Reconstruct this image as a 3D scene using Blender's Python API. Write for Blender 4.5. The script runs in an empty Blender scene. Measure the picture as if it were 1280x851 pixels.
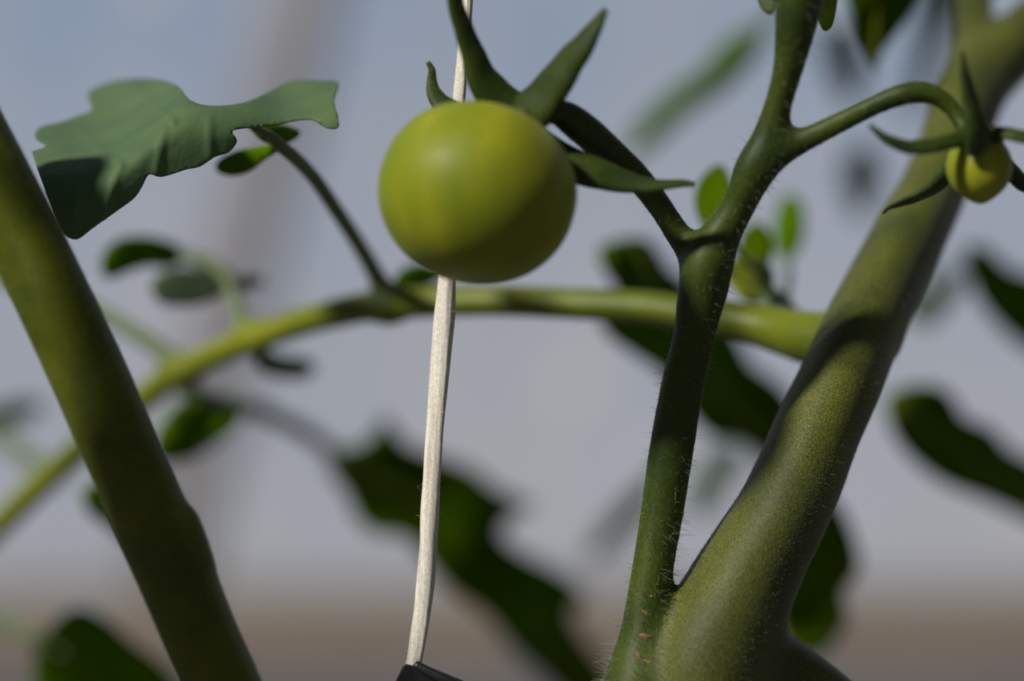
import bpy, bmesh, math, random
import numpy as np
import openvdb
from mathutils import Vector, Matrix, geometry
random.seed(7); rng = np.random.default_rng(7)
S = bpy.context.scene
COL = S.collection

# ------------------------------------------------------------------ camera
CAMZ, FOCUS, LENS = 0.38, 0.37, 85.0
K = 36.0 / LENS / 1280.0                     # metres per pixel per metre of distance
cam = bpy.data.cameras.new('camera'); camo = bpy.data.objects.new('camera', cam); COL.objects.link(camo)
camo.location = (0, 0, CAMZ); camo.rotation_euler = (math.pi / 2, 0, 0)
cam.lens = LENS; cam.sensor_width = 36; cam.clip_start = 0.01; cam.clip_end = 60
cam.dof.use_dof = True; cam.dof.focus_distance = FOCUS; cam.dof.aperture_fstop = 5.1
S.camera = camo
S.view_settings.view_transform = 'Standard'; S.view_settings.look = 'None'
S.view_settings.gamma = 1; S.view_settings.use_curve_mapping = False
S.view_settings.exposure = 0.0

# ------------------------------------------------------------------ light
w = bpy.data.worlds.new('greenhouse_sky'); S.world = w; w.use_nodes = True
bg = w.node_tree.nodes['Background']; bg.inputs[0].default_value = (0.80, 0.90, 1.0, 1); bg.inputs[1].default_value = 0.085
sun = bpy.data.lights.new('sun', 'SUN'); sun.energy = 4.2; sun.angle = math.radians(5); sun.color = (1.0, 0.94, 0.84)
suno = bpy.data.objects.new('sun', sun); COL.objects.link(suno)
SUNV = Vector((-0.61, -0.53, 0.60)).normalized()
suno.rotation_euler = SUNV.to_track_quat('Z', 'Y').to_euler(); suno.location = (-2, -1, 3)

# ------------------------------------------------------------------ helpers
def at(px, py, d=0.0):
    """point seen at photo pixel (px, py) and standing d millimetres behind the plane of focus"""
    Y = FOCUS + d * 0.001
    return Vector(((px - 640) * K * Y, Y, CAMZ - (py - 425.5) * K * Y))
def rad(r, d=0.0): return r * K * (FOCUS + d * 0.001)
def tag(o, label=None, cat=None, group=None, kind=None):
    if label: o['label'] = label
    if cat: o['category'] = cat
    if group: o['group'] = group
    if kind: o['kind'] = kind
    return o
def thing(name, loc, label, cat, group=None):
    o = bpy.data.objects.new(name, None); COL.objects.link(o); o.location = loc; o.empty_display_size = 0.01
    return tag(o, label, cat, group)
def wloc(o):
    v = Vector((0, 0, 0))
    while o: v = v + Vector(o.location); o = o.parent
    return v
def link(name, verts, faces, m, parent=None, smooth=True, normals=None, origin=None):
    """one mesh object from world-space vertices; its origin sits at its parent (or at origin)"""
    base = Vector(origin) if origin is not None else Vector((0, 0, 0))
    pl = wloc(parent) if parent else Vector((0, 0, 0))
    if origin is None: base = pl
    me = bpy.data.meshes.new(name)
    v = np.asarray(verts, dtype=float) - np.array(base)
    me.from_pydata(v.tolist(), [], faces if isinstance(faces, list) else faces.tolist())
    me.materials.append(m)
    if smooth: me.polygons.foreach_set('use_smooth', [True] * len(me.polygons))
    me.update()
    if normals is not None: me.normals_split_custom_set_from_vertices(normals.tolist())
    o = bpy.data.objects.new(name, me); COL.objects.link(o)
    o.location = base - pl
    if parent: o.parent = parent
    return o
def spline(pts, n=8):
    """Catmull-Rom through rows of numbers"""
    P = np.asarray(pts, dtype=float); out = []
    for i in range(len(P) - 1):
        p0 = P[max(i - 1, 0)]; p1 = P[i]; p2 = P[i + 1]; p3 = P[min(i + 2, len(P) - 1)]
        for k in range(n):
            t = k / n
            out.append(0.5 * (2 * p1 + (p2 - p0) * t + (2 * p0 - 5 * p1 + 4 * p2 - p3) * t * t + (3 * p1 - p0 - 3 * p2 + p3) * t ** 3))
    out.append(P[-1]); return np.array(out)
def px_path(rows, n=8):
    """rows (px, py, d_mm, half_width_px) -> world rows (x, y, z, r), smoothed"""
    return spline([[*at(a, b, c), rad(r, c)] for a, b, c, r in rows], n)
def tube(rows, seg=14, flat=1.0, hint=(0, -1, 0), fl=None, caps=True, twist=0.0):
    """swept tube; flat = thickness across the hint direction / width; returns verts, faces"""
    P = np.asarray(rows); n = len(P); T = np.gradient(P[:, :3], axis=0)
    T /= np.linalg.norm(T, axis=1)[:, None] + 1e-12
    h = np.asarray(hint, float); V = []; F = []
    for i in range(n):
        b = h - T[i] * h.dot(T[i]); b /= np.linalg.norm(b) + 1e-12; a = np.cross(T[i], b)
        h = b
        for k in range(seg):
            t = 2 * math.pi * k / seg
            r = P[i, 3] * (1 + (fl(i / (n - 1), t) if fl else 0))
            tw = twist * i / (n - 1)
            u, v = math.cos(t) * r, math.sin(t) * r * flat
            u, v = u * math.cos(tw) - v * math.sin(tw), u * math.sin(tw) + v * math.cos(tw)
            V.append(P[i, :3] + a * u + b * v)
    for i in range(n - 1):
        for k in range(seg):
            k2 = (k + 1) % seg
            F.append((i * seg + k, i * seg + k2, (i + 1) * seg + k2, (i + 1) * seg + k))
    if caps:
        for i, s in ((0, -1), (n - 1, 1)):
            c = len(V); V.append(P[i, :3] + T[i] * s * P[i, 3] * 0.6 * min(flat, 1))
            for k in range(seg):
                k2 = (k + 1) % seg; a, b2 = i * seg + k, i * seg + k2
                F.append((a, b2, c) if s > 0 else (b2, a, c))
    return np.array(V), F
def join(parts):
    V = []; F = []; o = 0
    for v, f in parts:
        V.append(np.asarray(v)); F += [tuple(i + o for i in g) for g in f]; o += len(v)
    return np.vstack(V), F

# ------------------------------------------------------------------ materials
def mat(name, c1, c2, scale=200, rough=0.5, sheen=0.0, sheen_tint=(0.8, 0.85, 0.7), bump=0.0, bscale=2500, sss=0.0,
        sssr=(0.6, 1.0, 0.2), transl=None, spec=0.4, fine=0.0, c3=None, detail=3, stretch=(1, 1, 1), facing=None):
    m = bpy.data.materials.new(name); m.use_nodes = True; nt = m.node_tree; N = nt.nodes; L = nt.links
    p = N['Principled BSDF']; out = N['Material Output']
    tc = N.new('ShaderNodeTexCoord'); mp = N.new('ShaderNodeMapping'); mp.inputs['Scale'].default_value = stretch
    L.new(tc.outputs['Object'], mp.inputs['Vector'])
    n1 = N.new('ShaderNodeTexNoise'); n1.inputs['Scale'].default_value = scale; n1.inputs['Detail'].default_value = detail
    L.new(mp.outputs[0], n1.inputs['Vector'])
    cr = N.new('ShaderNodeValToRGB'); cr.color_ramp.elements[0].position = 0.32; cr.color_ramp.elements[1].position = 0.68
    cr.color_ramp.elements[0].color = (*c1, 1); cr.color_ramp.elements[1].color = (*c2, 1)
    if c3: e = cr.color_ramp.elements.new(0.5); e.color = (*c3, 1)
    L.new(n1.outputs['Fac'], cr.inputs[0]); col = cr.outputs[0]
    if fine:
        n2 = N.new('ShaderNodeTexNoise'); n2.inputs['Scale'].default_value = bscale; n2.inputs['Detail'].default_value = 2
        L.new(tc.outputs['Object'], n2.inputs['Vector'])
        mr = N.new('ShaderNodeMapRange'); mr.inputs[1].default_value = 0.36; mr.inputs[2].default_value = 0.64
        mr.inputs[3].default_value = 1 - fine; mr.inputs[4].default_value = 1 + fine; L.new(n2.outputs['Fac'], mr.inputs[0])
        mx = N.new('ShaderNodeVectorMath'); mx.operation = 'SCALE'; L.new(col, mx.inputs[0]); L.new(mr.outputs[0], mx.inputs['Scale'])
        col = mx.outputs[0]
    L.new(col, p.inputs['Base Color'])
    p.inputs['Roughness'].default_value = rough; p.inputs['Specular IOR Level'].default_value = spec
    if sheen:
        p.inputs['Sheen Weight'].default_value = sheen; p.inputs['Sheen Roughness'].default_value = 0.35
        p.inputs['Sheen Tint'].default_value = (*sheen_tint, 1)
    if sss:
        p.inputs['Subsurface Weight'].default_value = sss; p.inputs['Subsurface Radius'].default_value = sssr
        p.inputs['Subsurface Scale'].default_value = 0.002
    if bump:
        nb = N.new('ShaderNodeTexNoise'); nb.inputs['Scale'].default_value = bscale; nb.inputs['Detail'].default_value = 3
        L.new(mp.outputs[0], nb.inputs['Vector'])
        b = N.new('ShaderNodeBump'); b.inputs['Strength'].default_value = 0.6; b.inputs['Distance'].default_value = bump
        L.new(nb.outputs['Fac'], b.inputs['Height']); L.new(b.outputs[0], p.inputs['Normal'])
    if transl:
        t = N.new('ShaderNodeBsdfTranslucent'); t.inputs[0].default_value = (*transl[0], 1)
        ms = N.new('ShaderNodeMixShader'); ms.inputs[0].default_value = transl[1]
        L.new(p.outputs[0], ms.inputs[1]); L.new(t.outputs[0], ms.inputs[2]); L.new(ms.outputs[0], out.inputs[0])
    return m

M = {}
M['main'] = mat('main_stem_skin', (0.040, 0.052, 0.010), (0.095, 0.108, 0.013), 80, 0.55, 0.26, (0.75, 0.75, 0.55), 0.00014, 4800, 0.08, fine=0.6, spec=0.3, stretch=(1, 1, 0.35))
M['shoot'] = mat('side_shoot_skin', (0.016, 0.036, 0.0012), (0.048, 0.072, 0.0015), 110, 0.55, 0.04, (0.6, 0.8, 0.5), 0.00008, 3000, 0.1, fine=0.25, spec=0.35)
M['left'] = mat('near_stem_skin', (0.050, 0.068, 0.001), (0.105, 0.120, 0.001), 110, 0.55, 0.05, (0.7, 0.8, 0.6), 0.00006, 2500, 0.15, fine=0.15, spec=0.3)
M['petiole'] = mat('leaf_stalk_skin', (0.09, 0.125, 0.003), (0.19, 0.215, 0.004), 45, 0.5, 0.06, sss=0.2)
M['pale_stalk'] = mat('pale_stalk_skin', (0.085, 0.13, 0.05), (0.12, 0.17, 0.07), 60, 0.6, 0.1)
M['fruit'] = mat('unripe_tomato_skin', (0.16, 0.21, 0.007), (0.31, 0.32, 0.014), 110, 0.5, 0.06, (0.9, 0.9, 0.5), 0.00002, 1500, 0.25, spec=0.25, stretch=(1, 1, 0.35), c3=(0.21, 0.24, 0.010))
M['calyx'] = mat('calyx_skin', (0.015, 0.034, 0.0015), (0.036, 0.058, 0.002), 200, 0.6, 0.05, (0.6, 0.8, 0.5), 0.00006, 2500, 0.1, fine=0.2, spec=0.3)
M['leaf_near'] = mat('near_leaf_blade', (0.10, 0.18, 0.09), (0.14, 0.22, 0.095), 120, 0.6, 0.2, (0.6, 0.8, 0.8), 0.0002, 700, 0.0, transl=((0.16, 0.30, 0.10), 0.3), spec=0.25)
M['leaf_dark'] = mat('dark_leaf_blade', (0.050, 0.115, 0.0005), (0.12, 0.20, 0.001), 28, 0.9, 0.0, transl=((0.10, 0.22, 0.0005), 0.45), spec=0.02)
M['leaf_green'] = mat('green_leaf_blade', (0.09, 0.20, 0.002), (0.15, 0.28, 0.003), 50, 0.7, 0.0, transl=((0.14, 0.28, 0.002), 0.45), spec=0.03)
M['leaf_grey'] = mat('grey_leaf_blade', (0.10, 0.15, 0.09), (0.14, 0.20, 0.12), 50, 0.7, 0.0, transl=((0.1, 0.2, 0.1), 0.3), spec=0.2)
M['hair'] = mat('plant_hair', (0.30, 0.34, 0.22), (0.42, 0.44, 0.32), 300, 0.4, transl=((0.5, 0.55, 0.4), 0.4))
M['scar'] = mat('corky_scar', (0.13, 0.07, 0.015), (0.24, 0.15, 0.05), 1500, 0.7, bump=0.0001)
M['string'] = mat('raffia_string', (0.52, 0.48, 0.40), (0.80, 0.77, 0.69), 900, 0.45, bump=0.00012, bscale=2500, stretch=(1, 1, 0.08), fine=0.12, c3=(0.70, 0.67, 0.59), spec=0.5)
M['black'] = mat('black_plastic', (0.010, 0.010, 0.013), (0.018, 0.018, 0.022), 300, 0.35, bump=0.00003, bscale=2000)
M['board'] = mat('weathered_board', (0.19, 0.155, 0.125), (0.25, 0.21, 0.175), 6, 0.8, stretch=(0.2, 1, 4))
M['ground'] = mat('ground_cloth', (0.085, 0.082, 0.092), (0.12, 0.115, 0.125), 8, 0.9, bump=0.002, bscale=60)
M['pole'] = mat('weathered_pole', (0.37, 0.36, 0.40), (0.42, 0.41, 0.44), 8, 0.7)

def film_material():
    m = bpy.data.materials.new('cloudy_greenhouse_film'); m.use_nodes = True; nt = m.node_tree; N = nt.nodes; L = nt.links
    p = N['Principled BSDF']; tc = N.new('ShaderNodeTexCoord')
    sep = N.new('ShaderNodeSeparateXYZ'); L.new(tc.outputs['Object'], sep.inputs[0])
    mp = N.new('ShaderNodeMapping'); mp.inputs['Scale'].default_value = (1, 1, 0.45); L.new(tc.outputs['Object'], mp.inputs[0])
    n = N.new('ShaderNodeTexNoise'); n.inputs['Scale'].default_value = 4.0; n.inputs['Detail'].default_value = 2.5; L.new(mp.outputs[0], n.inputs['Vector'])
    cr = N.new('ShaderNodeValToRGB'); e = cr.color_ramp.elements
    e[0].position = 0.28; e[0].color = (0.27, 0.38, 0.58, 1); e[1].position = 0.7; e[1].color = (0.44, 0.48, 0.59, 1)
    L.new(n.outputs['Fac'], cr.inputs[0])
    # paler, greyer film towards the ground
    mr = N.new('ShaderNodeMapRange'); mr.inputs[1].default_value = 0.05; mr.inputs[2].default_value = 0.75
    mr.inputs[3].default_value = 0.75; mr.inputs[4].default_value = 0.0; L.new(sep.outputs[2], mr.inputs[0])
    mx = N.new('ShaderNodeMix'); mx.data_type = 'RGBA'; mx.inputs[7].default_value = (0.47, 0.49, 0.56, 1)
    L.new(mr.outputs[0], mx.inputs[0]); L.new(cr.outputs[0], mx.inputs[6])
    # bright glints painted into the film colour, blurring to round bokeh
    v = N.new('ShaderNodeTexVoronoi'); v.inputs['Scale'].default_value = 4.2; v.inputs['Randomness'].default_value = 1
    L.new(tc.outputs['Object'], v.inputs['Vector'])
    lt = N.new('ShaderNodeMath'); lt.operation = 'LESS_THAN'; lt.inputs[1].default_value = 0.10; L.new(v.outputs['Distance'], lt.inputs[0])
    mu = N.new('ShaderNodeMath'); mu.operation = 'MULTIPLY'; mu.inputs[1].default_value = 0.8; L.new(lt.outputs[0], mu.inputs[0])
    m2 = N.new('ShaderNodeMix'); m2.data_type = 'RGBA'; m2.inputs[7].default_value = (0.62, 0.61, 0.62, 1)
    L.new(mu.outputs[0], m2.inputs[0]); L.new(mx.outputs[2], m2.inputs[6])
    L.new(m2.outputs[2], p.inputs['Base Color']); p.inputs['Roughness'].default_value = 0.75; p.inputs['Specular IOR Level'].default_value = 0.1
    return m
M['film'] = film_material()

# ------------------------------------------------------------------ setting
def boxm(x0, x1, y0, y1, z0, z1):
    V = [(x, y, z) for x in (x0, x1) for y in (y0, y1) for z in (z0, z1)]
    F = [(0, 1, 3, 2), (4, 6, 7, 5), (0, 4, 5, 1), (2, 3, 7, 6), (0, 2, 6, 4), (1, 5, 7, 3)]
    return np.array(V, float), F
tag(link('floor', *boxm(-4, 4, -2.5, 3.3, -0.05, 0), M['ground'], smooth=False), 'grey ground cloth on the greenhouse floor', kind='structure')
WY = 3.0
# film wall: shallow billows between the posts
nx, nz = 90, 30; V = []; F = []
for j in range(nz + 1):
    for i in range(nx + 1):
        x = -3.6 + 7.2 * i / nx; z = 0.0 + 2.9 * j / nz
        V.append((x, WY + 0.006 * math.sin(x * 4.2 + 1) * math.sin(z * 3.1) + 0.001 * math.sin(x * 23 + z * 2), z))
for j in range(nz):
    for i in range(nx):
        a = j * (nx + 1) + i; F.append((a, a + 1, a + nx + 2, a + nx + 1))
fw = link('wall_back', np.array(V), F, M['film']); tag(fw, 'hazy blue grey plastic film wall of the greenhouse', kind='structure')
sd = fw.modifiers.new('s', 'SOLIDIFY'); sd.thickness = 0.002
tag(link('baseboard_back', *boxm(-3.6, 3.6, WY - 0.10, WY - 0.05, 0, 0.075), M['board'], smooth=False), 'low brown board along the foot of the film wall', kind='structure')
def wp(px, py, Y): return Vector(((px - 640) * K * Y, Y, CAMZ - (py - 425.5) * K * Y))
Yp = WY - 0.01
a, b = wp(395, -120, Yp), wp(272, 420, Yp)
dirv = (a - b).normalized()
a = b + dirv * ((2.6 - b.z) / dirv.z); b = b + dirv * ((0.0 - b.z) / dirv.z)
v, f = tube([[*b, 0.036], [*((a + b) / 2), 0.036], [*a, 0.036]], 16, 0.06)
tag(link('trim_1', v, f, M['pole']), 'slanting grey seam strip on the film wall', kind='structure')

# ------------------------------------------------------------------ signed-distance growth of the joined stems
def grow(branches, h, k_blend):
    """branches: list of (rows Nx4, flute(amount, count, phase)); returns verts, quads, branch index per vert"""
    allp = np.vstack([b[0] for b in branches]); lo = (allp[:, :3] - allp[:, 3:]).min(0) - 3 * h; hi = (allp[:, :3] + allp[:, 3:]).max(0) + 3 * h
    shape = np.ceil((hi - lo) / h).astype(int) + 1
    band = k_blend + 3 * h
    D = np.full((len(branches), *shape), band, dtype=np.float32)
    for bi, (P, fl) in enumerate(branches):
        for i in range(len(P) - 1):
            p, q, r0, r1 = P[i, :3], P[i + 1, :3], P[i, 3], P[i + 1, 3]
            R = max(r0, r1) * 1.15 + band
            a0 = np.maximum(((np.minimum(p, q) - R - lo) / h).astype(int), 0); a1 = np.minimum(((np.maximum(p, q) + R - lo) / h).astype(int) + 2, shape)
            if (a1 <= a0).any(): continue
            g = np.meshgrid(*[lo[j] + h * np.arange(a0[j], a1[j]) for j in range(3)], indexing='ij')
            X = np.stack(g, -1); pq = q - p; L2 = pq.dot(pq) + 1e-14
            t = np.clip(((X - p) @ pq) / L2, 0, 1); off = X - p - t[..., None] * pq
            r = r0 + (r1 - r0) * t
            if fl[0]:
                T = pq / math.sqrt(L2); bb = np.array((0, -1, 0)) - T * (-T[1]); bb /= np.linalg.norm(bb); aa = np.cross(T, bb)
                ang = np.arctan2(off @ bb, off @ aa); r = r * (1 + fl[0] * np.cos(fl[1] * ang + fl[2]))
            d = np.linalg.norm(off, axis=-1) - r
            s = (slice(a0[0], a1[0]), slice(a0[1], a1[1]), slice(a0[2], a1[2]))
            D[(bi, *s)] = np.minimum(D[(bi, *s)], d)
    f = D[0].copy()
    for bi in range(1, len(branches)):
        b = D[bi]; kk = k_blend; hh = np.maximum(kk - np.abs(f - b), 0) / kk
        f = np.minimum(f, b) - hh * hh * kk * 0.25
    g = openvdb.FloatGrid(float(band)); g.copyFromArray(f.astype(np.float32))
    vs, _tris, quads = g.convertToPolygons(0.0)
    vs = np.asarray(vs, dtype=float); quads = np.asarray(quads, dtype=np.int64)
    idx = np.clip(np.round(vs).astype(int), 0, np.array(shape) - 1)
    near = D[:, idx[:, 0], idx[:, 1], idx[:, 2]].argmin(0)
    W = vs * h + lo
    return W, quads, near
def vnormals(V, Q):
    n = np.cross(V[Q[:, 2]] - V[Q[:, 0]], V[Q[:, 3]] - V[Q[:, 1]]); N = np.zeros_like(V)
    for k in range(4): np.add.at(N, Q[:, k], n)
    return N / (np.linalg.norm(N, axis=1)[:, None] + 1e-20)
def relax(V, Q, it=3):
    for _ in range(it):
        A = np.zeros_like(V); c = np.zeros(len(V))
        for k in range(4):
            np.add.at(A, Q[:, k], V[Q[:, (k + 1) % 4]]); np.add.at(c, Q[:, k], 1)
        V = 0.5 * V + 0.5 * A / np.maximum(c, 1)[:, None]
    return V
def grow_parts(branches, h, kb):
    V, Q, near = grow(branches, h, kb); V = relax(V, Q); N = vnormals(V, Q)
    c = V[Q].mean(1)
    # make normals point outward
    bi = near[Q[:, 0]]; P0 = branches[0][0][:, :3]
    qs = np.cross(V[Q[:, 2]] - V[Q[:, 0]], V[Q[:, 3]] - V[Q[:, 1]])
    allP = np.vstack([b[0][:, :3] for b in branches]); s = rng.integers(0, len(Q), 300)
    j = [np.argmin(((allP - c[i]) ** 2).sum(1)) for i in s]
    if np.sum([(qs[i].dot(c[i] - allP[k])) > 0 for i, k in zip(s, j)]) < 150: Q = Q[:, ::-1]; N = -N
    out = []
    fb = np.array([np.bincount(near[q]).argmax() for q in Q])
    for b in range(len(branches)):
        q = Q[fb == b]
        if not len(q): out.append(None); continue
        u, inv = np.unique(q, return_inverse=True); out.append((V[u], inv.reshape(q.shape), N[u]))
    return out

# ------------------------------------------------------------------ hairs
def hairs(V, N, count, lmin, lmax, r, droop=0.25, jitter=0.3, sel=None):
    """bent three-sided spikes rooted on surface vertices"""
    ids = np.arange(len(V)) if sel is None else np.nonzero(sel)[0]
    pick = rng.choice(ids, count); HV = []; HF = []
    for i in pick:
        p = V[i] + rng.normal(0, 0.0002, 3); n = N[i] + rng.normal(0, jitter, 3); n /= np.linalg.norm(n)
        p = V[i] + (p - V[i]) - N[i] * np.dot(p - V[i], N[i])
        L = rng.uniform(lmin, lmax); a = np.cross(n, (0.3, 0.5, 0.8)); a /= np.linalg.norm(a); b = np.cross(n, a)
        bend = rng.normal(0, droop, 3) * L; bend[2] -= 0.1 * L
        o = len(HV)
        for (t, rr) in ((0, r), (0.5, r * 0.7)):
            c = p + n * L * t + bend * t * t - N[i] * (0.00008 if t == 0 else 0)
            for k in range(3): HV.append(c + (a * math.cos(2.094 * k) + b * math.sin(2.094 * k)) * rr)
        HV.append(p + n * L + bend)
        for k in range(3):
            k2 = (k + 1) % 3; HF.append((o + k, o + k2, o + 3 + k2, o + 3 + k)); HF.append((o + 3 + k, o + 3 + k2, o + 6))
    return np.array(HV), HF

# ------------------------------------------------------------------ the tomato plant in focus
MAIN = [(840, 985, 0, 80), (868, 900, 0, 78), (888, 820, 0, 78), (918, 750, 1, 69), (948, 692, 2, 62), (975, 645, 3, 58), (996, 600, 5, 56), (1020, 540, 8, 54), (1048, 480, 12, 52.5),
        (1083, 400, 21, 50), (1134, 300, 35, 46), (1160, 250, 44, 42.5), (1185, 190, 52, 40), (1207, 130, 60, 39), (1216, 90, 67, 32), (1217, 40, 78, 25), (1217, -40, 92, 24), (1220, -140, 110, 23)]
SHOOT = [(795, 985, -2, 62), (800, 900, -1, 58), (803, 851, -1, 48), (806, 800, -1, 34), (810, 750, -1, 27.5), (817, 700, -1, 26), (827, 640, -1, 27), (839, 560, -2, 28),
         (853, 480, -3, 27), (867, 420, -4, 26.5), (876, 370, -5, 30), (885, 330, -6, 32), (899, 297, -6, 26), (921, 260, -7, 21.5), (941, 215, -9, 24.5), (961, 170, -10, 21),
         (974, 125, -12, 17.5), (986, 80, -14, 20), (996, 20, -16, 28), (1006, -40, -18, 30), (1020, -130, -21, 30)]
CURVE = [(1205, 140, 60, 34), (1222, 112, 64, 36), (1248, 78, 70, 39), (1275, 52, 75, 40), (1310, 22, 82, 40), (1370, -20, 90, 40), (1450, -70, 100, 38)]
FORK = [(905, 800, 3, 42), (950, 815, 4, 40), (1000, 846, 8, 38), (1060, 892, 12, 36), (1130, 955, 14, 36)]
RACHIS = [(1085, 425, 24, 36), (1020, 424, 32, 34), (980, 415, 38, 30), (930, 403, 42, 25), (860, 392, 45, 22), (800, 384, 48, 21), (700, 379, 53, 19.5), (600, 376, 58, 19.5),
          (480, 381, 66, 19.5), (420, 392, 72, 18.5), (380, 402, 78, 18), (330, 419, 84, 18), (270, 443, 92, 18), (215, 470, 98, 17), (150, 520, 106, 17), (100, 562, 112, 17),
          (50, 606, 118, 17), (0, 655, 124, 16), (-70, 725, 134, 15)]
STALK1 = [(884, 362, -4, 12), (868, 325, -3, 14), (850, 297, -3, 16), (833, 270, -4, 15.5), (812, 240, -6, 16.5), (790, 215, -8, 18), (762, 190, -9.5, 20), (735, 166, -11, 21),
          (712, 148, -12.5, 20), (697, 140, -14, 16), (676, 140, -15, 16), (655, 150, -16, 18)]
STALK2 = [(948, 208, -9, 12), (982, 188, -10, 15), (1012, 172, -11, 14.5), (1050, 153, -12, 13.5), (1090, 133, -13, 13), (1125, 119, -14, 14), (1155, 115, -14, 14), (1180, 126, -14, 12),
          (1198, 146, -14, 11), (1210, 168, -15, 12)]
br = [(px_path(MAIN), (0.055, 3, 0.9)), (px_path(SHOOT), (0.03, 3, 0.3)), (px_path(FORK), (0.03, 3, 0)), (px_path(CURVE), (0.04, 3, 0.4)),
      (px_path(RACHIS), (0.04, 3, 1.0)), (px_path(STALK1), (0, 3, 0)), (px_path(STALK2), (0, 3, 0))]
STALK3 = [(487, 385, 66, 18), (478, 362, 63, 14), (468, 340, 60, 11.5), (448, 305, 51, 10.5), (420, 262, 40, 10), (395, 225, 31, 9.5), (370, 198, 22, 9.5), (350, 182, 16, 9), (335, 168, 13, 7), (300, 152, 8, 5)]
STALK4 = [(232, 465, 97, 14), (215, 448, 98, 12), (175, 420, 102, 11), (135, 396, 106, 10.5), (80, 372, 112, 10), (20, 352, 118, 10), (-60, 330, 126, 9)]
STALK5 = [(318, 424, 86, 13), (304, 400, 88, 10), (292, 370, 92, 9), (283, 345, 94, 9), (262, 330, 96, 9), (240, 322, 97, 9), (225, 316, 98, 7)]
br += [(px_path(STALK3), (0, 3, 0)), (px_path(STALK4), (0, 3, 0)), (px_path(STALK5), (0, 3, 0))]
parts = grow_parts(br, 0.0006, 0.0032)

gp = at(868, 900, 2); base = Vector((gp.x - 0.02, gp.y + 0.01, 0))
plant = thing('tomato_plant', base, 'hairy green tomato plant with thick leaning stem and dark side shoot on the right', 'plant')
low = spline([[*at(868, 900, 2), rad(74, 2)], [*at(850, 970, 2), rad(74, 2)], [base.x, base.y, 0.2, 0.0085], [base.x, base.y, 0.1, 0.0085], [base.x, base.y, 0.0, 0.009]], 10)
names = ['main_stem', 'side_shoot', 'fork_branch', 'curved_branch', 'leaf_stalk', 'fruit_stalk', 'fruit_stalk', 'leaflet_stalk', 'leaflet_stalk', 'leaflet_stalk']
mats = ['main', 'shoot', 'main', 'main', 'petiole', 'shoot', 'shoot', 'pale_stalk', 'pale_stalk', 'pale_stalk']
objs = []
for i, pt in enumerate(parts):
    objs.append(link(names[i], pt[0], pt[1], M[mats[i]], plant, normals=pt[2]))
vl, fl_ = tube(low, 24)
link('lower_stem', vl, fl_, M['main'], plant)
# hairs: long spiky ones on the side shoot, short fuzz on the swollen base and the thick stem
V, Q, N = parts[1]
zc = V[:, 2]
h1 = hairs(V, N, 1100, 0.0009, 0.0024, 0.000028, 0.2, 0.3)
h1b = hairs(V, N, 420, 0.0018, 0.0036, 0.000034, 0.2, 0.3, sel=zc < at(0, 640).z)
h2 = hairs(V, N, 3500, 0.0002, 0.0006, 0.00002, 0.2, 0.4)
tag(link('stem_hair', *join([h1, h1b, h2]), M['hair'], objs[1]), kind='stuff')
V, Q, N = parts[0]
h3 = hairs(V, N, 14000, 0.0001, 0.0004, 0.000024, 0.3, 0.5, sel=V[:, 2] < at(0, 560, 10).z)
h4 = hairs(V, N, 5000, 0.0002, 0.0007, 0.00002, 0.3, 0.5)
h5 = hairs(V, N, 260, 0.0008, 0.0016, 0.000025, 0.2, 0.3)
tag(link('stem_hair', *join([h3, h4, h5]), M['hair'], objs[0]), kind='stuff')
for i, n_ in ((2, 700), (4, 1500), (5, 500), (6, 400)):
    V, Q, N = parts[i]
    tag(link('stem_hair', *join([hairs(V, N, n_, 0.0002, 0.0006, 0.00002), hairs(V, N, n_ // 5, 0.0006, 0.0016, 0.000022)]), M['hair'], objs[i]), kind='stuff')
# corky scars low on the side shoot
def scar(px, py, L, wd, ang):
    q = []
    for t in np.linspace(-1, 1, 7):
        x = px + math.cos(ang) * L * t; y = py + math.sin(ang) * L * t + 2 * math.sin(3 * t)
        tgt = at(x, y, -1); q.append((tgt, rad(wd * (1.05 - abs(t)) * (1 + 0.3 * math.sin(9 * t)))))
    Vs = parts[1][0]; rows = []
    for tgt, r in q:                              # drop it onto the visible surface
        dd = ((Vs[:, 0] - tgt.x) ** 2 + (Vs[:, 2] - tgt.z) ** 2) + (Vs[:, 1] > FOCUS - 0.001) * 1
        rows.append([tgt.x, Vs[dd.argmin(), 1] + r * 0.1, tgt.z, r])
    v, f = tube(rows, 8, 0.4); tag(link('scar', v, f, M['scar'], objs[1]))
for s in ((806, 763, 7, 3, 0.1), (803, 791, 13, 4, -0.25), (796, 815, 6, 3, 0.7), (806, 821, 9, 2.5, -0.2), (813, 742, 5, 1.8, -0.9), (790, 838, 7, 2.2, 0.4)): scar(*s)

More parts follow.
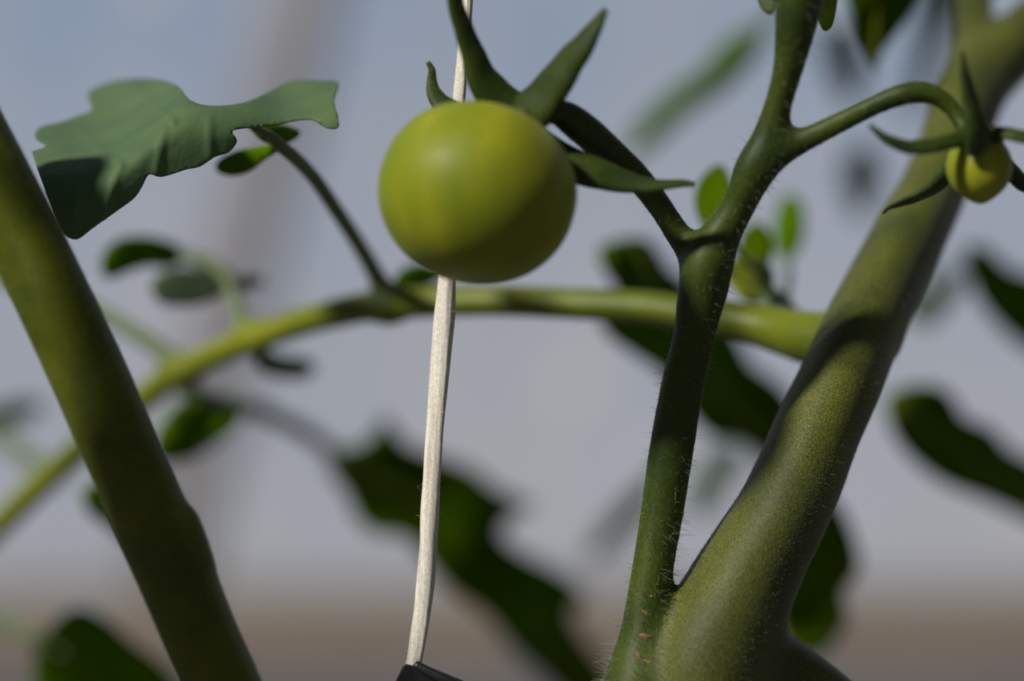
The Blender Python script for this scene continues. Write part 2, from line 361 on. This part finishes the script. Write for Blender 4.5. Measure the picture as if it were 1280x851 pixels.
# ------------------------------------------------------------------ leaves
def leaf(name, outline, dpts, m, parent=None, step=9, curl=0.0, smooth_n=4, veins=(), label=None, cat=None, group=None, teeth=0.0, thick=0.00028, dfun=None):
    """blade: outline in photo pixels (smoothed), depth in mm interpolated through dpts (px, py, d)"""
    O = spline([list(p) for p in outline] + [list(outline[0])], smooth_n)[:-1]
    if teeth:
        c = O.mean(0)
        for i in range(len(O)):
            O[i] += (O[i] - c) / (np.linalg.norm(O[i] - c) + 1e-9) * teeth * math.sin(i * 1.9) * rng.uniform(0.4, 1)
    lo, hi = O.min(0), O.max(0); pts = [Vector(p) for p in O]; nO = len(pts)
    def inside(x, y):
        c = False; j = nO - 1
        for i in range(nO):
            if (O[i][1] > y) != (O[j][1] > y) and x < (O[j][0] - O[i][0]) * (y - O[i][1]) / (O[j][1] - O[i][1]) + O[i][0]: c = not c
            j = i
        return c
    y = lo[1]
    row = 0
    while y < hi[1]:
        x = lo[0] + (row % 2) * step / 2
        while x < hi[0]:
            if inside(x, y) and min((O[:, 0] - x) ** 2 + (O[:, 1] - y) ** 2) > (step * 0.45) ** 2: pts.append(Vector((x, y)))
            x += step
        y += step * 0.87; row += 1
    vs, _, fs, _, _, _ = geometry.delaunay_2d_cdt(pts, [(i, (i + 1) % nO) for i in range(nO)], [], 1, 1e-5)
    dp = np.array(dpts, float); A = np.array([[v.x, v.y] for v in vs])
    ker = lambda a, b: np.sqrt(((a[:, None, :] - b[None, :, :]) ** 2).sum(-1) + 400)
    Kk = ker(dp[:, :2], dp[:, :2]) + np.eye(len(dp)) * 4 * (1 if len(dp) > 4 else 0.01); mu = dp[:, 2].mean()
    d = mu + ker(A, dp[:, :2]) @ np.linalg.solve(Kk, dp[:, 2] - mu)
    if dfun: d = dfun(A)
    s = max(hi - lo)
    ph = rng.uniform(0, 6, 2)
    d += curl * np.sin((A[:, 0] - lo[0]) / s * 9 + ph[0]) * np.cos((A[:, 1] - lo[1]) / s * 8 + ph[1])
    for (x0, y0, x1, y1, amp, wd) in veins:
        ab = np.array((x1 - x0, y1 - y0)); t = np.clip(((A - (x0, y0)) @ ab) / ab.dot(ab), 0, 1)
        q = np.linalg.norm(A - (x0, y0) - t[:, None] * ab, axis=1); d += amp * np.exp(-(q / wd) ** 2)
    W = np.array([at(a[0], a[1], dd) for a, dd in zip(A, d)])
    F = [tuple(f) for f in fs if len(f) >= 3]
    o = link(name, W, F, m, parent, origin=W[d.argmin()] if parent is None else None)
    md = o.modifiers.new('thickness', 'SOLIDIFY'); md.thickness = thick; md.offset = 0
    if label: tag(o, label, cat, group)
    return o
def vein_line(parent, pts, r, m, d_off=-0.2):
    v, f = tube(px_path([(a, b, c + d_off, r) for a, b, c in pts], 5), 8); return link('midrib', v, f, m, parent)

def fold(A):
    x, y = A[:, 0], A[:, 1]
    xs = np.arange(-60, 520.0); gk = np.exp(-(np.arange(-40, 41) / 13.0) ** 2 / 2); gk /= gk.sum()
    sm = lambda a, b: np.interp(x, xs, np.convolve(np.pad(np.interp(xs, a, b), 40, mode='edge'), gk, 'valid'))
    yr = sm( [35, 60, 100, 140, 178, 215, 240, 300, 350, 425], [222, 220, 222, 212, 180, 152, 140, 142, 150, 132])
    dr = sm([35, 140, 215, 300, 350, 425], [-3.5, -2.5, 0, 4, 8, 9])
    u = yr - y
    up = 0.45 * np.logaddexp(0, u / 11) * 11 - 3
    return dr + up + 0.035 * np.maximum(-u, 0) + 0.35 * np.sin(x / 21 + y / 40) * np.clip(-u / 30, 0, 1) + 1.0 * np.sin(x / 30 + 1) * np.clip(u / 30, 0, 1)
# near leaflet, left: the lit upper face falls away behind a fold, the tip hangs down
nl = leaf('leaflet', [(40, 190), (58, 183), (44, 172), (50, 160), (78, 153), (96, 146), (115, 138), (110, 118), (130, 106), (160, 100), (195, 100), (222, 108), (238, 126), (262, 133), (300, 130),
              (330, 118), (352, 106), (372, 101), (400, 102), (424, 104), (418, 125), (424, 158), (408, 160), (392, 150), (372, 150), (350, 155), (330, 158), (308, 160), (290, 164), (296, 176),
              (286, 190), (268, 196), (250, 208), (232, 212), (214, 218), (200, 221), (186, 218), (178, 232), (168, 247), (148, 262), (128, 276), (112, 288), (96, 299), (80, 292), (66, 262), (52, 226)],
          [(40, 180, -1), (60, 230, -3), (95, 298, 4), (140, 212, -3), (215, 150, 3), (235, 140, 8), (160, 105, 42), (210, 105, 45), (60, 165, 16), (120, 150, 22), (230, 215, 9), (190, 216, 6),
           (290, 185, 16), (262, 134, 30), (340, 160, 38), (330, 120, 48), (380, 103, 50), (420, 105, 46), (422, 155, 36), (160, 250, 5), (150, 170, 8), (110, 190, 3)],
          M['leaf_near'], plant, 4, 0.2, 3, veins=[(205, 160, 195, 215, -0.35, 5), (150, 205, 128, 272, -0.35, 5), (262, 150, 262, 195, -0.3, 5), (100, 215, 90, 280, -0.35, 5), (150, 205, 100, 165, -0.6, 5), (215, 150, 170, 112, -0.7, 5), (60, 205, 215, 150, -0.5, 6)], dfun=fold)
nl['label'] = 'large dull leaflet folded over with drooping tip'
leaf('leaflet', [(310, 158), (330, 155), (352, 156), (372, 162), (374, 170), (362, 178), (345, 182), (325, 174)], [(315, 160, 16), (372, 165, 26), (345, 180, 19)], M['leaf_green'], plant, 8)
leaf('leaflet', [(345, 178), (330, 182), (305, 186), (282, 194), (270, 205), (274, 216), (292, 220), (312, 214), (330, 200), (348, 188)], [(270, 210, 34), (345, 182, 18)], M['leaf_green'], plant, 8)
# small leaflets on the far end of the same leaf
leaf('leaflet', [(236, 320), (218, 304), (182, 295), (150, 298), (130, 314), (126, 338), (138, 348), (160, 340), (185, 333), (214, 334)], [(135, 330, 84), (232, 318, 98)], M['leaf_green'], plant, 9)
leaf('leaflet', [(292, 352), (262, 338), (225, 334), (198, 342), (188, 360), (202, 380), (240, 382), (272, 372)], [(195, 360, 88), (290, 352, 95)], M['leaf_grey'], plant, 9)['label'] = 'pale grey green leaflet'
leaf('leaflet', [(288, 350), (305, 344), (330, 348), (326, 358), (300, 362)], [(288, 350, 95), (330, 350, 106)], M['leaf_grey'], plant, 9)
leaf('leaflet', [(330, 432), (350, 444), (385, 448), (394, 462), (375, 474), (340, 470), (318, 455)], [(330, 435, 92), (390, 462, 125)], M['leaf_grey'], plant, 9)
leaf('leaflet', [(495, 372), (492, 350), (505, 334), (530, 328), (556, 334), (552, 350), (525, 362)], [(495, 370, 68), (550, 335, 88)], M['leaf_green'], plant, 9)
# tufts of young leaflets behind the side shoot joint
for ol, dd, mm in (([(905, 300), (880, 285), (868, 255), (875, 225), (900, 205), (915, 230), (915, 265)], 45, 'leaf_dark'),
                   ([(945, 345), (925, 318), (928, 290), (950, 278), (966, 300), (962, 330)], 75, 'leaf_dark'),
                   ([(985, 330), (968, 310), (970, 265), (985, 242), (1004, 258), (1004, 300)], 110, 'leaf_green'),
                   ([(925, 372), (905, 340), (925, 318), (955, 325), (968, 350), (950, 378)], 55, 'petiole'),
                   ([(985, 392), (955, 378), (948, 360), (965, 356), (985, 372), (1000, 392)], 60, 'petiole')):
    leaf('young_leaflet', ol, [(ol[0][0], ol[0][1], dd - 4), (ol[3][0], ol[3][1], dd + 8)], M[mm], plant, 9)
for pts in ([(965, 405, 44, 7), (955, 370, 55, 5), (935, 330, 60, 4), (905, 290, 50, 3)], [(975, 400, 44, 6), (985, 360, 75, 5), (985, 320, 108, 4)], [(970, 400, 44, 6), (965, 370, 65, 4), (948, 330, 74, 3)]):
    v, f = tube(px_path(pts, 5), 10); link('leaflet_stalk', v, f, M['pale_stalk'], plant)
# pale bract and dark stub beside the top of the side shoot
leaf('bract', [(1020, -30), (1048, -30), (1046, 5), (1040, 32), (1030, 38), (1023, 25), (1020, 0)], [(1030, 0, -8), (1035, 35, -4)], M['petiole'], plant, 8)
leaf('bract', [(940, -30), (972, -30), (970, 5), (963, 18), (950, 8)], [(950, 0, -12), (965, 15, -14)], M['calyx'], plant, 8)

# ------------------------------------------------------------------ tomatoes
def fruit(name, c, rx, rz, tilt, m, parent, point=0.0, dimple=0.12, lob=0.012):
    V = []; F = []; nu, nv = 72, 48
    R = Matrix.Rotation(tilt[1], 3, 'Y') @ Matrix.Rotation(tilt[0], 3, 'X')
    for j in range(nv + 1):
        th = math.pi * j / nv
        for i in range(nu):
            ph = 2 * math.pi * i / nu
            s, co = math.sin(th), math.cos(th)
            k = 1 + lob * math.cos(5 * ph + 1) * s * max(co, 0) ** 0.5 * 2 + 0.006 * math.sin(3 * ph + 0.6)
            sp = s ** 0.94
            z = co * rz; 
            if co > 0: z -= dimple * rz * math.exp(-(s / 0.3) ** 2)
            else: z -= point * rz * math.exp(-(s / 0.35) ** 2)
            V.append(Vector(c) + R @ Vector((sp * math.cos(ph) * rx * k, sp * math.sin(ph) * rx * k, z)))
    for j in range(nv):
        for i in range(nu):
            i2 = (i + 1) % nu; F.append((j * nu + i, (j + 1) * nu + i, (j + 1) * nu + i2, j * nu + i2))
    return link(name, np.array([list(v) for v in V]), F, m, parent)
def sepal(rows, parent, flat=0.5, hint=(0.2, -0.8, 0.4), lab=None):
    P = px_path([(a, b, c, r_ * 1.14) for a, b, c, r_ in rows], 7)
    fl = lambda s, t: 0.025 * math.sin(5 * s * 6.28 + t) - 0.10 * math.exp(-((t - math.pi / 2) / 0.5) ** 2)
    v, f = tube(P, 16, flat, hint, fl); o = link('sepal', v, f, M['calyx'], parent)
    Pn = np.repeat(P, 16, 0)[:, :3]; vv = v[:len(Pn)]; nn = vv - Pn; nn /= np.linalg.norm(nn, axis=1)[:, None] + 1e-12
    hv = hairs(vv, nn, 500, 0.0001, 0.0004, 0.000018, 0.3, 0.5)
    tag(link('sepal_hair', *hv, M['hair'], o), kind='stuff')
    return o
c1 = at(596, 241, -21)
t1 = thing('green_tomato', c1, 'large round unripe green tomato hanging in front of the white string', 'tomato')
fruit('flesh', c1, rad(124.5, -21), rad(112, -21), (-0.30, 0.22), M['fruit'], t1)
sepal([(648, 146, -14, 26), (622, 124, -14, 25), (604, 100, -15, 20.5), (592, 70, -16, 16), (581, 40, -17, 13), (571, 10, -18, 11), (566, -30, -19, 9), (564, -75, -20, 4)], t1)
sepal([(640, 158, -14, 22), (664, 140, -16, 27), (688, 112, -18, 24), (709, 82, -20, 20), (730, 55, -22, 15), (745, 32, -23, 9.5), (757, 12, -24, 4)], t1)
sepal([(600, 150, -10, 12), (565, 138, -8, 13), (546, 122, -7, 10), (540, 104, -6, 6), (540, 88, -6, 4), (535, 78, -6, 2.5)], t1)
sepal([(660, 165, -14, 18), (700, 197, -14, 20), (735, 213, -15, 21), (770, 224, -15, 16.5), (800, 231, -15.5, 11), (830, 231, -16, 7), (855, 229, -16, 5), (869, 231, -16, 3)], t1)
v, f = tube(px_path([(640, 152, -13, 20), (660, 146, -15, 22), (676, 142, -15.5, 18)], 5), 20); link('calyx_disc', v, f, M['calyx'], t1)

c2 = at(1224, 208, -17)
t2 = thing('green_tomato', c2, 'tiny yellow green tomato at the right edge with spread sepals', 'tomato')
fruit('flesh', c2, rad(41, -17), rad(42, -17), (0.0, -0.05), M['fruit'], t2, point=0.12, dimple=0.0, lob=0)
link('calyx_disc', *tube(px_path([(1218, 150, -16, 9), (1219, 162, -16, 20), (1221, 174, -17, 31), (1222, 184, -17, 33)], 5), 24), M['calyx'], t2)
sepal([(1224, 180, -22, 22), (1221, 160, -24, 20), (1216, 135, -25, 15), (1210, 108, -26, 11), (1205, 84, -27, 7), (1203, 63, -27, 2.5)], t2)
sepal([(1215, 172, -19, 12), (1190, 176, -22, 10), (1165, 182, -24, 9.5), (1138, 184, -25, 9), (1112, 176, -26, 7.5), (1097, 166, -26, 5), (1087, 156, -26, 2.5)], t2)
sepal([(1205, 188, -14, 12), (1190, 212, -10, 14), (1170, 232, -8, 12.5), (1148, 245, -7, 9.5), (1125, 254, -7, 6.5), (1112, 259, -7, 4), (1104, 266, -7, 3)], t2)
sepal([(1228, 168, -19, 12), (1250, 166, -21, 9), (1275, 170, -22, 9), (1300, 176, -22, 8), (1325, 172, -22, 3)], t2)
sepal([(1245, 190, -13, 12), (1262, 212, -10, 13), (1278, 228, -9, 12), (1300, 240, -8, 7), (1315, 246, -8, 3)], t2)

# ------------------------------------------------------------------ thick stem on the left
LEFT = [(-80, 60, -16, 45), (-52, 130, -16, 45), (-10, 215, -16, 46.5), (32, 300, -15, 47.5), (73, 385, -15, 48), (108, 460, -14, 48.5), (145, 545, -14, 48.5), (170, 600, -14, 48.5), (197, 665, -14, 48.5),
        (227, 735, -14, 47.5), (254, 800, -14, 47), (277, 851, -14, 47), (310, 930, -14, 46), (340, 1010, -14, 46)]
lp = grow_parts([(px_path(LEFT), (0.03, 3, 0.5)), (px_path([(236, 650, -14, 9), (245, 678, -14, 10), (252, 705, -14, 8)], 4), (0, 3, 0))], 0.0007, 0.003)
gl = at(345, 1020, -14); lb = Vector((gl.x + 0.03, gl.y, 0))
lt = thing('tomato_vine', lb, 'thick smooth green stem leaning across the left edge of the picture', 'stem')
lo_ = link('stalk', lp[0][0], lp[0][1], M['left'], lt, normals=lp[0][2])
if lp[1]: link('node', lp[1][0], lp[1][1], M['left'], lt, normals=lp[1][2])
link('lower_stem', *tube(spline([[*at(322, 960, -14), rad(40, -14)], [*at(345, 1020, -14), rad(44, -14)], [lb.x - 0.008, lb.y, 0.16, 0.0056], [lb.x, lb.y, 0.0, 0.006]], 10), 24), M['left'], lt)
# leaf added out of frame, its outline cut to shade the lower stem
def toward_sun(x, y, t=0.075, d=-19):
    q = at(x, y, d) + SUNV * t
    return (640 + q.x / (K * q.y), 425.5 - (q.z - CAMZ) / (K * q.y), (q.y - FOCUS) * 1000)
SHADE = [(80, 320), (92, 380), (104, 440), (112, 500), (80, 540), (88, 600), (60, 700), (110, 900), (350, 960), (390, 850), (330, 700), (270, 560), (205, 430), (170, 360), (120, 320)]
TS = [toward_sun(*p) for p in SHADE]
leaf('leaf', [t[:2] for t in TS], [TS[k] for k in (0, 3, 7, 10, 13)], M['leaf_green'], lt, 14)  # added blade, never in view, blocks the sun
k0 = TS[0]
link('leaf_stalk', *tube(px_path([(-60, 110, -16, 8), (-150, 60, -30, 7), (k0[0], k0[1], k0[2], 6), (TS[3][0] + 30, TS[3][1], TS[3][2], 3)], 6), 12), M['left'], lt)  # stalk added to carry the shading leaf
tag(link('stem_hair', *join([hairs(lp[0][0], lp[0][2], 5000, 0.00015, 0.0006, 0.00002), hairs(lp[0][0], lp[0][2], 250, 0.0007, 0.0015, 0.000022)]), M['hair'], lo_), kind='stuff')

# ------------------------------------------------------------------ string and clip
SP = [(513, 846, 0, 8.5), (518, 825, 0, 8.5), (524, 790, 0, 9), (530, 745, 0, 10), (535, 690, 0, 10.5), (537, 640, 0, 11), (540, 590, 0, 10.5), (543, 545, 0, 10.5), (548, 480, 0, 11), (553, 420, 0, 12.5),
      (557, 375, 0, 12.5), (560, 330, 0, 11), (565, 250, 0.5, 10), (570, 180, 1, 9), (574, 120, 1, 8.5), (579, 60, 1.5, 8), (584, 0, 2, 8), (590, -80, 3, 8)]
sp = px_path([(a, b, c, r_ * 1.1) for a, b, c, r_ in SP], 14)
topz = sp[-1].copy(); ext = spline([topz, [topz[0] + 0.01, topz[1] + 0.005, 1.2, 0.001], [topz[0] + 0.02, topz[1] + 0.01, 2.2, 0.001]], 12)
flr = lambda s, t: 0.06 * math.sin(2 * t + 18 * s) + 0.035 * math.sin(5 * t - 14 * s) + 0.035 * math.sin(9 * t + 11 * s) + 0.025 * math.sin(13 * t - 9 * s) + 0.02 * math.sin(70 * s)
so = thing('support_string', Vector(sp[0, :3]), 'white twisted plastic support string running down behind the large tomato', 'string')
sv, sf = tube(sp, 28, 0.75, (0, -1, 0), flr, twist=1.3)
strand = link('strand', sv, sf, M['string'], so)
link('upper_strand', *tube(ext, 10, 0.75), M['string'], so)
Pn = np.repeat(sp, 28, 0)[:, :3]; nn = sv[:len(Pn)] - Pn; nn /= np.linalg.norm(nn, axis=1)[:, None]
tag(link('loose_fibre', *hairs(sv[:len(Pn)], nn, 420, 0.00015, 0.0009, 0.000022, 0.5, 0.8), M['string'], so), kind='stuff')

def clip_mesh():
    """bent black plastic tab: two plates meeting at a creased ridge"""
    prof = [(505, 829), (523, 833), (541, 835), (575, 849), (640, 880), (650, 905), (470, 915), (478, 890), (494, 851)]
    f0 = [at(x, y, -2.2) for x, y in prof]; f1 = [at(x + 4, y + 1, 2.5) for x, y in prof]; n = len(prof)
    V = [list(p) for p in f0 + f1]; F = [tuple(range(n)), tuple(reversed(range(n, 2 * n)))]
    for i in range(n): j = (i + 1) % n; F.append((i, n + i, n + j, j))
    return np.array(V), F
cl = thing('string_clip', at(545, 900, 0), 'black plastic clip gripping the lower end of the white string', 'clip')
bo = link('body', *clip_mesh(), M['black'], cl, smooth=False)
bv = bo.modifiers.new('b', 'BEVEL'); bv.width = 0.0003; bv.segments = 2
link('jaw', *tube(px_path([(519, 832, -1.5, 7), (540, 842, -2.2, 6.5), (565, 855, -2.5, 8), (600, 878, -2, 9)], 5), 14, 0.7), M['black'], cl)

# ------------------------------------------------------------------ blurred leaves of the plants behind
def bleaf(ol, dp, m, label, mid=None, st=None, **kw):
    o = leaf('tomato_leaf', ol, dp, M[m], None, 16, 2.0, 3, label=label, cat='leaf', group=kw.pop('group', 'blurred leaves of the plants behind'), **kw)
    if mid: vein_line(o, mid, 4, M['petiole'], -1)
    if st: v, f = tube(px_path(st, 6), 12); link('leaf_stalk', v, f, M['pale_stalk'], o)
    return o
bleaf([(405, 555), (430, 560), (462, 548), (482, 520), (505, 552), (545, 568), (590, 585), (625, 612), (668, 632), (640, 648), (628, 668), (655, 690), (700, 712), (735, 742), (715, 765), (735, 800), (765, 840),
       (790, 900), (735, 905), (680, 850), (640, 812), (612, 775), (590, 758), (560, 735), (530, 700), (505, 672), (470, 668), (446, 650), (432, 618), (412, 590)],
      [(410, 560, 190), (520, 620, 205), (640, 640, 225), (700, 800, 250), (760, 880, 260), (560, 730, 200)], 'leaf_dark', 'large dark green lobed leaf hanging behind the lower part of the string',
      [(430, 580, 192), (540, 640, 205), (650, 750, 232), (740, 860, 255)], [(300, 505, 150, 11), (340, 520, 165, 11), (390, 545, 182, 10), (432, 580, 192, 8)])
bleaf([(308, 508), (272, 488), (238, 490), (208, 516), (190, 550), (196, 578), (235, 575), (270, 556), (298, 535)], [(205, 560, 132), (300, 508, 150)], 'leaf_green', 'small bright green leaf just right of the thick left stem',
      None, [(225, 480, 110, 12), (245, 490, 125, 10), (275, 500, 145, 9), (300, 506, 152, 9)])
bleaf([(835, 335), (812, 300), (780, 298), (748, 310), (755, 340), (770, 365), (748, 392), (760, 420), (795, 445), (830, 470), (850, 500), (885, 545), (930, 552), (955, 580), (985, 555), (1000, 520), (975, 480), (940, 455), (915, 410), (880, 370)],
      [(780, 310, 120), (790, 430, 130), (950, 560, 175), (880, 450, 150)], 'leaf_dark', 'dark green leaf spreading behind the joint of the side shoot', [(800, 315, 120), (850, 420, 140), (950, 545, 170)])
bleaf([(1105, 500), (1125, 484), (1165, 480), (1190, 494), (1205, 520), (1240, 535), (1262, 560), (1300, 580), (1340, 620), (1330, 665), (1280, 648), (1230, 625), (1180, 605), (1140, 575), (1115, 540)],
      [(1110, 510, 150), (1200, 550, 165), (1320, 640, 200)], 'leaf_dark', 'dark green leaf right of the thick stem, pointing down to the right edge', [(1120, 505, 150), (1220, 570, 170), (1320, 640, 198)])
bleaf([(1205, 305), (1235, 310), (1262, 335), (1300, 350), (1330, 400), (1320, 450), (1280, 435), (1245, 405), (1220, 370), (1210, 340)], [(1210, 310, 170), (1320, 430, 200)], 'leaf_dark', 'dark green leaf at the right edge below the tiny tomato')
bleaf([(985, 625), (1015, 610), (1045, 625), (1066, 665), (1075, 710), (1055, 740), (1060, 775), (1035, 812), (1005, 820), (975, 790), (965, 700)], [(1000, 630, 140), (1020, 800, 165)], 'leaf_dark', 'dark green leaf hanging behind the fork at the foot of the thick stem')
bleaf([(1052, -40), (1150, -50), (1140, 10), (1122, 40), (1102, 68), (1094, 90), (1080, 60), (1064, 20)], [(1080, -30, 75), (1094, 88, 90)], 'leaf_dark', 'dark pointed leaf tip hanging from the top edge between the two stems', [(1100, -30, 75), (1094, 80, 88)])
bleaf([(960, 25), (935, 35), (905, 52), (880, 85), (850, 105), (820, 130), (795, 160), (780, 195), (805, 190), (835, 165), (865, 138), (895, 120), (925, 95), (950, 62)], [(950, 35, 200), (790, 190, 260)], 'leaf_green', 'narrow green leaf slanting down behind the top of the dark side shoot', None, [(925, 60, 205, 6), (960, 25, 200, 7), (1010, -30, 195, 8), (1070, -120, 185, 9)])
bleaf([(45, 810), (65, 780), (95, 758), (130, 770), (165, 800), (205, 830), (235, 870), (240, 920), (150, 930), (70, 900), (40, 860)], [(90, 765, 140), (150, 900, 165)], 'leaf_green', 'bright green leaf at the bottom left corner', None, [(-60, 745, 180, 10), (0, 775, 165, 9), (50, 800, 150, 8), (80, 815, 145, 6)])
bleaf([(100, 615), (118, 600), (140, 606), (165, 640), (190, 690), (170, 690), (135, 660), (110, 640)], [(105, 615, 110), (185, 685, 130)], 'leaf_green', 'small green leaf peeping out under the middle of the thick left stem')
bleaf([(-30, 520), (0, 505), (35, 498), (55, 508), (40, 522), (10, 532), (-20, 545)], [(-30, 530, 190), (50, 505, 210)], 'leaf_grey', 'pale grey green leaf at the left edge beside the thick stem', None, [(-60, 510, 190, 12), (0, 545, 190, 11), (45, 580, 180, 11), (70, 600, 150, 10)])
bleaf([(820, 585), (800, 605), (770, 635), (745, 665), (732, 695), (750, 698), (780, 672), (808, 640), (825, 612)], [(815, 590, 260), (740, 690, 320)], 'leaf_grey', 'faint pale green leaf left of the side shoot, low down')
bleaf([(870, 650), (862, 620), (872, 590), (895, 560), (925, 555), (930, 580), (905, 610), (890, 640)], [(870, 640, 240), (920, 560, 280)], 'leaf_grey', 'faint pale green leaf in the gap between side shoot and thick stem')
bleaf([(1140, 405), (1130, 385), (1150, 365), (1175, 340), (1200, 330), (1205, 355), (1185, 380), (1168, 405)], [(1140, 400, 220), (1200, 335, 270)], 'leaf_grey', 'faint grey green leaf just right of the thick stem, mid height')
bleaf([(1150, -40), (1205, -40), (1195, 20), (1175, 70), (1160, 120), (1135, 150), (1140, 90), (1148, 40)], [(1170, -30, 280), (1145, 140, 360)], 'leaf_grey', 'faint grey leaf behind the arching stalk of the tiny tomato')
bleaf([(1060, 190), (1085, 180), (1100, 205), (1095, 245), (1075, 275), (1058, 245), (1052, 215)], [(1075, 185, 300), (1075, 270, 340)], 'leaf_grey', 'faint grey leaf under the stalk of the tiny tomato')
bleaf([(1030, 35), (1060, 25), (1075, 60), (1080, 110), (1060, 130), (1040, 100), (1028, 65)], [(1050, 30, 300), (1060, 130, 360)], 'leaf_grey', 'faint grey leaf right of the top of the side shoot')
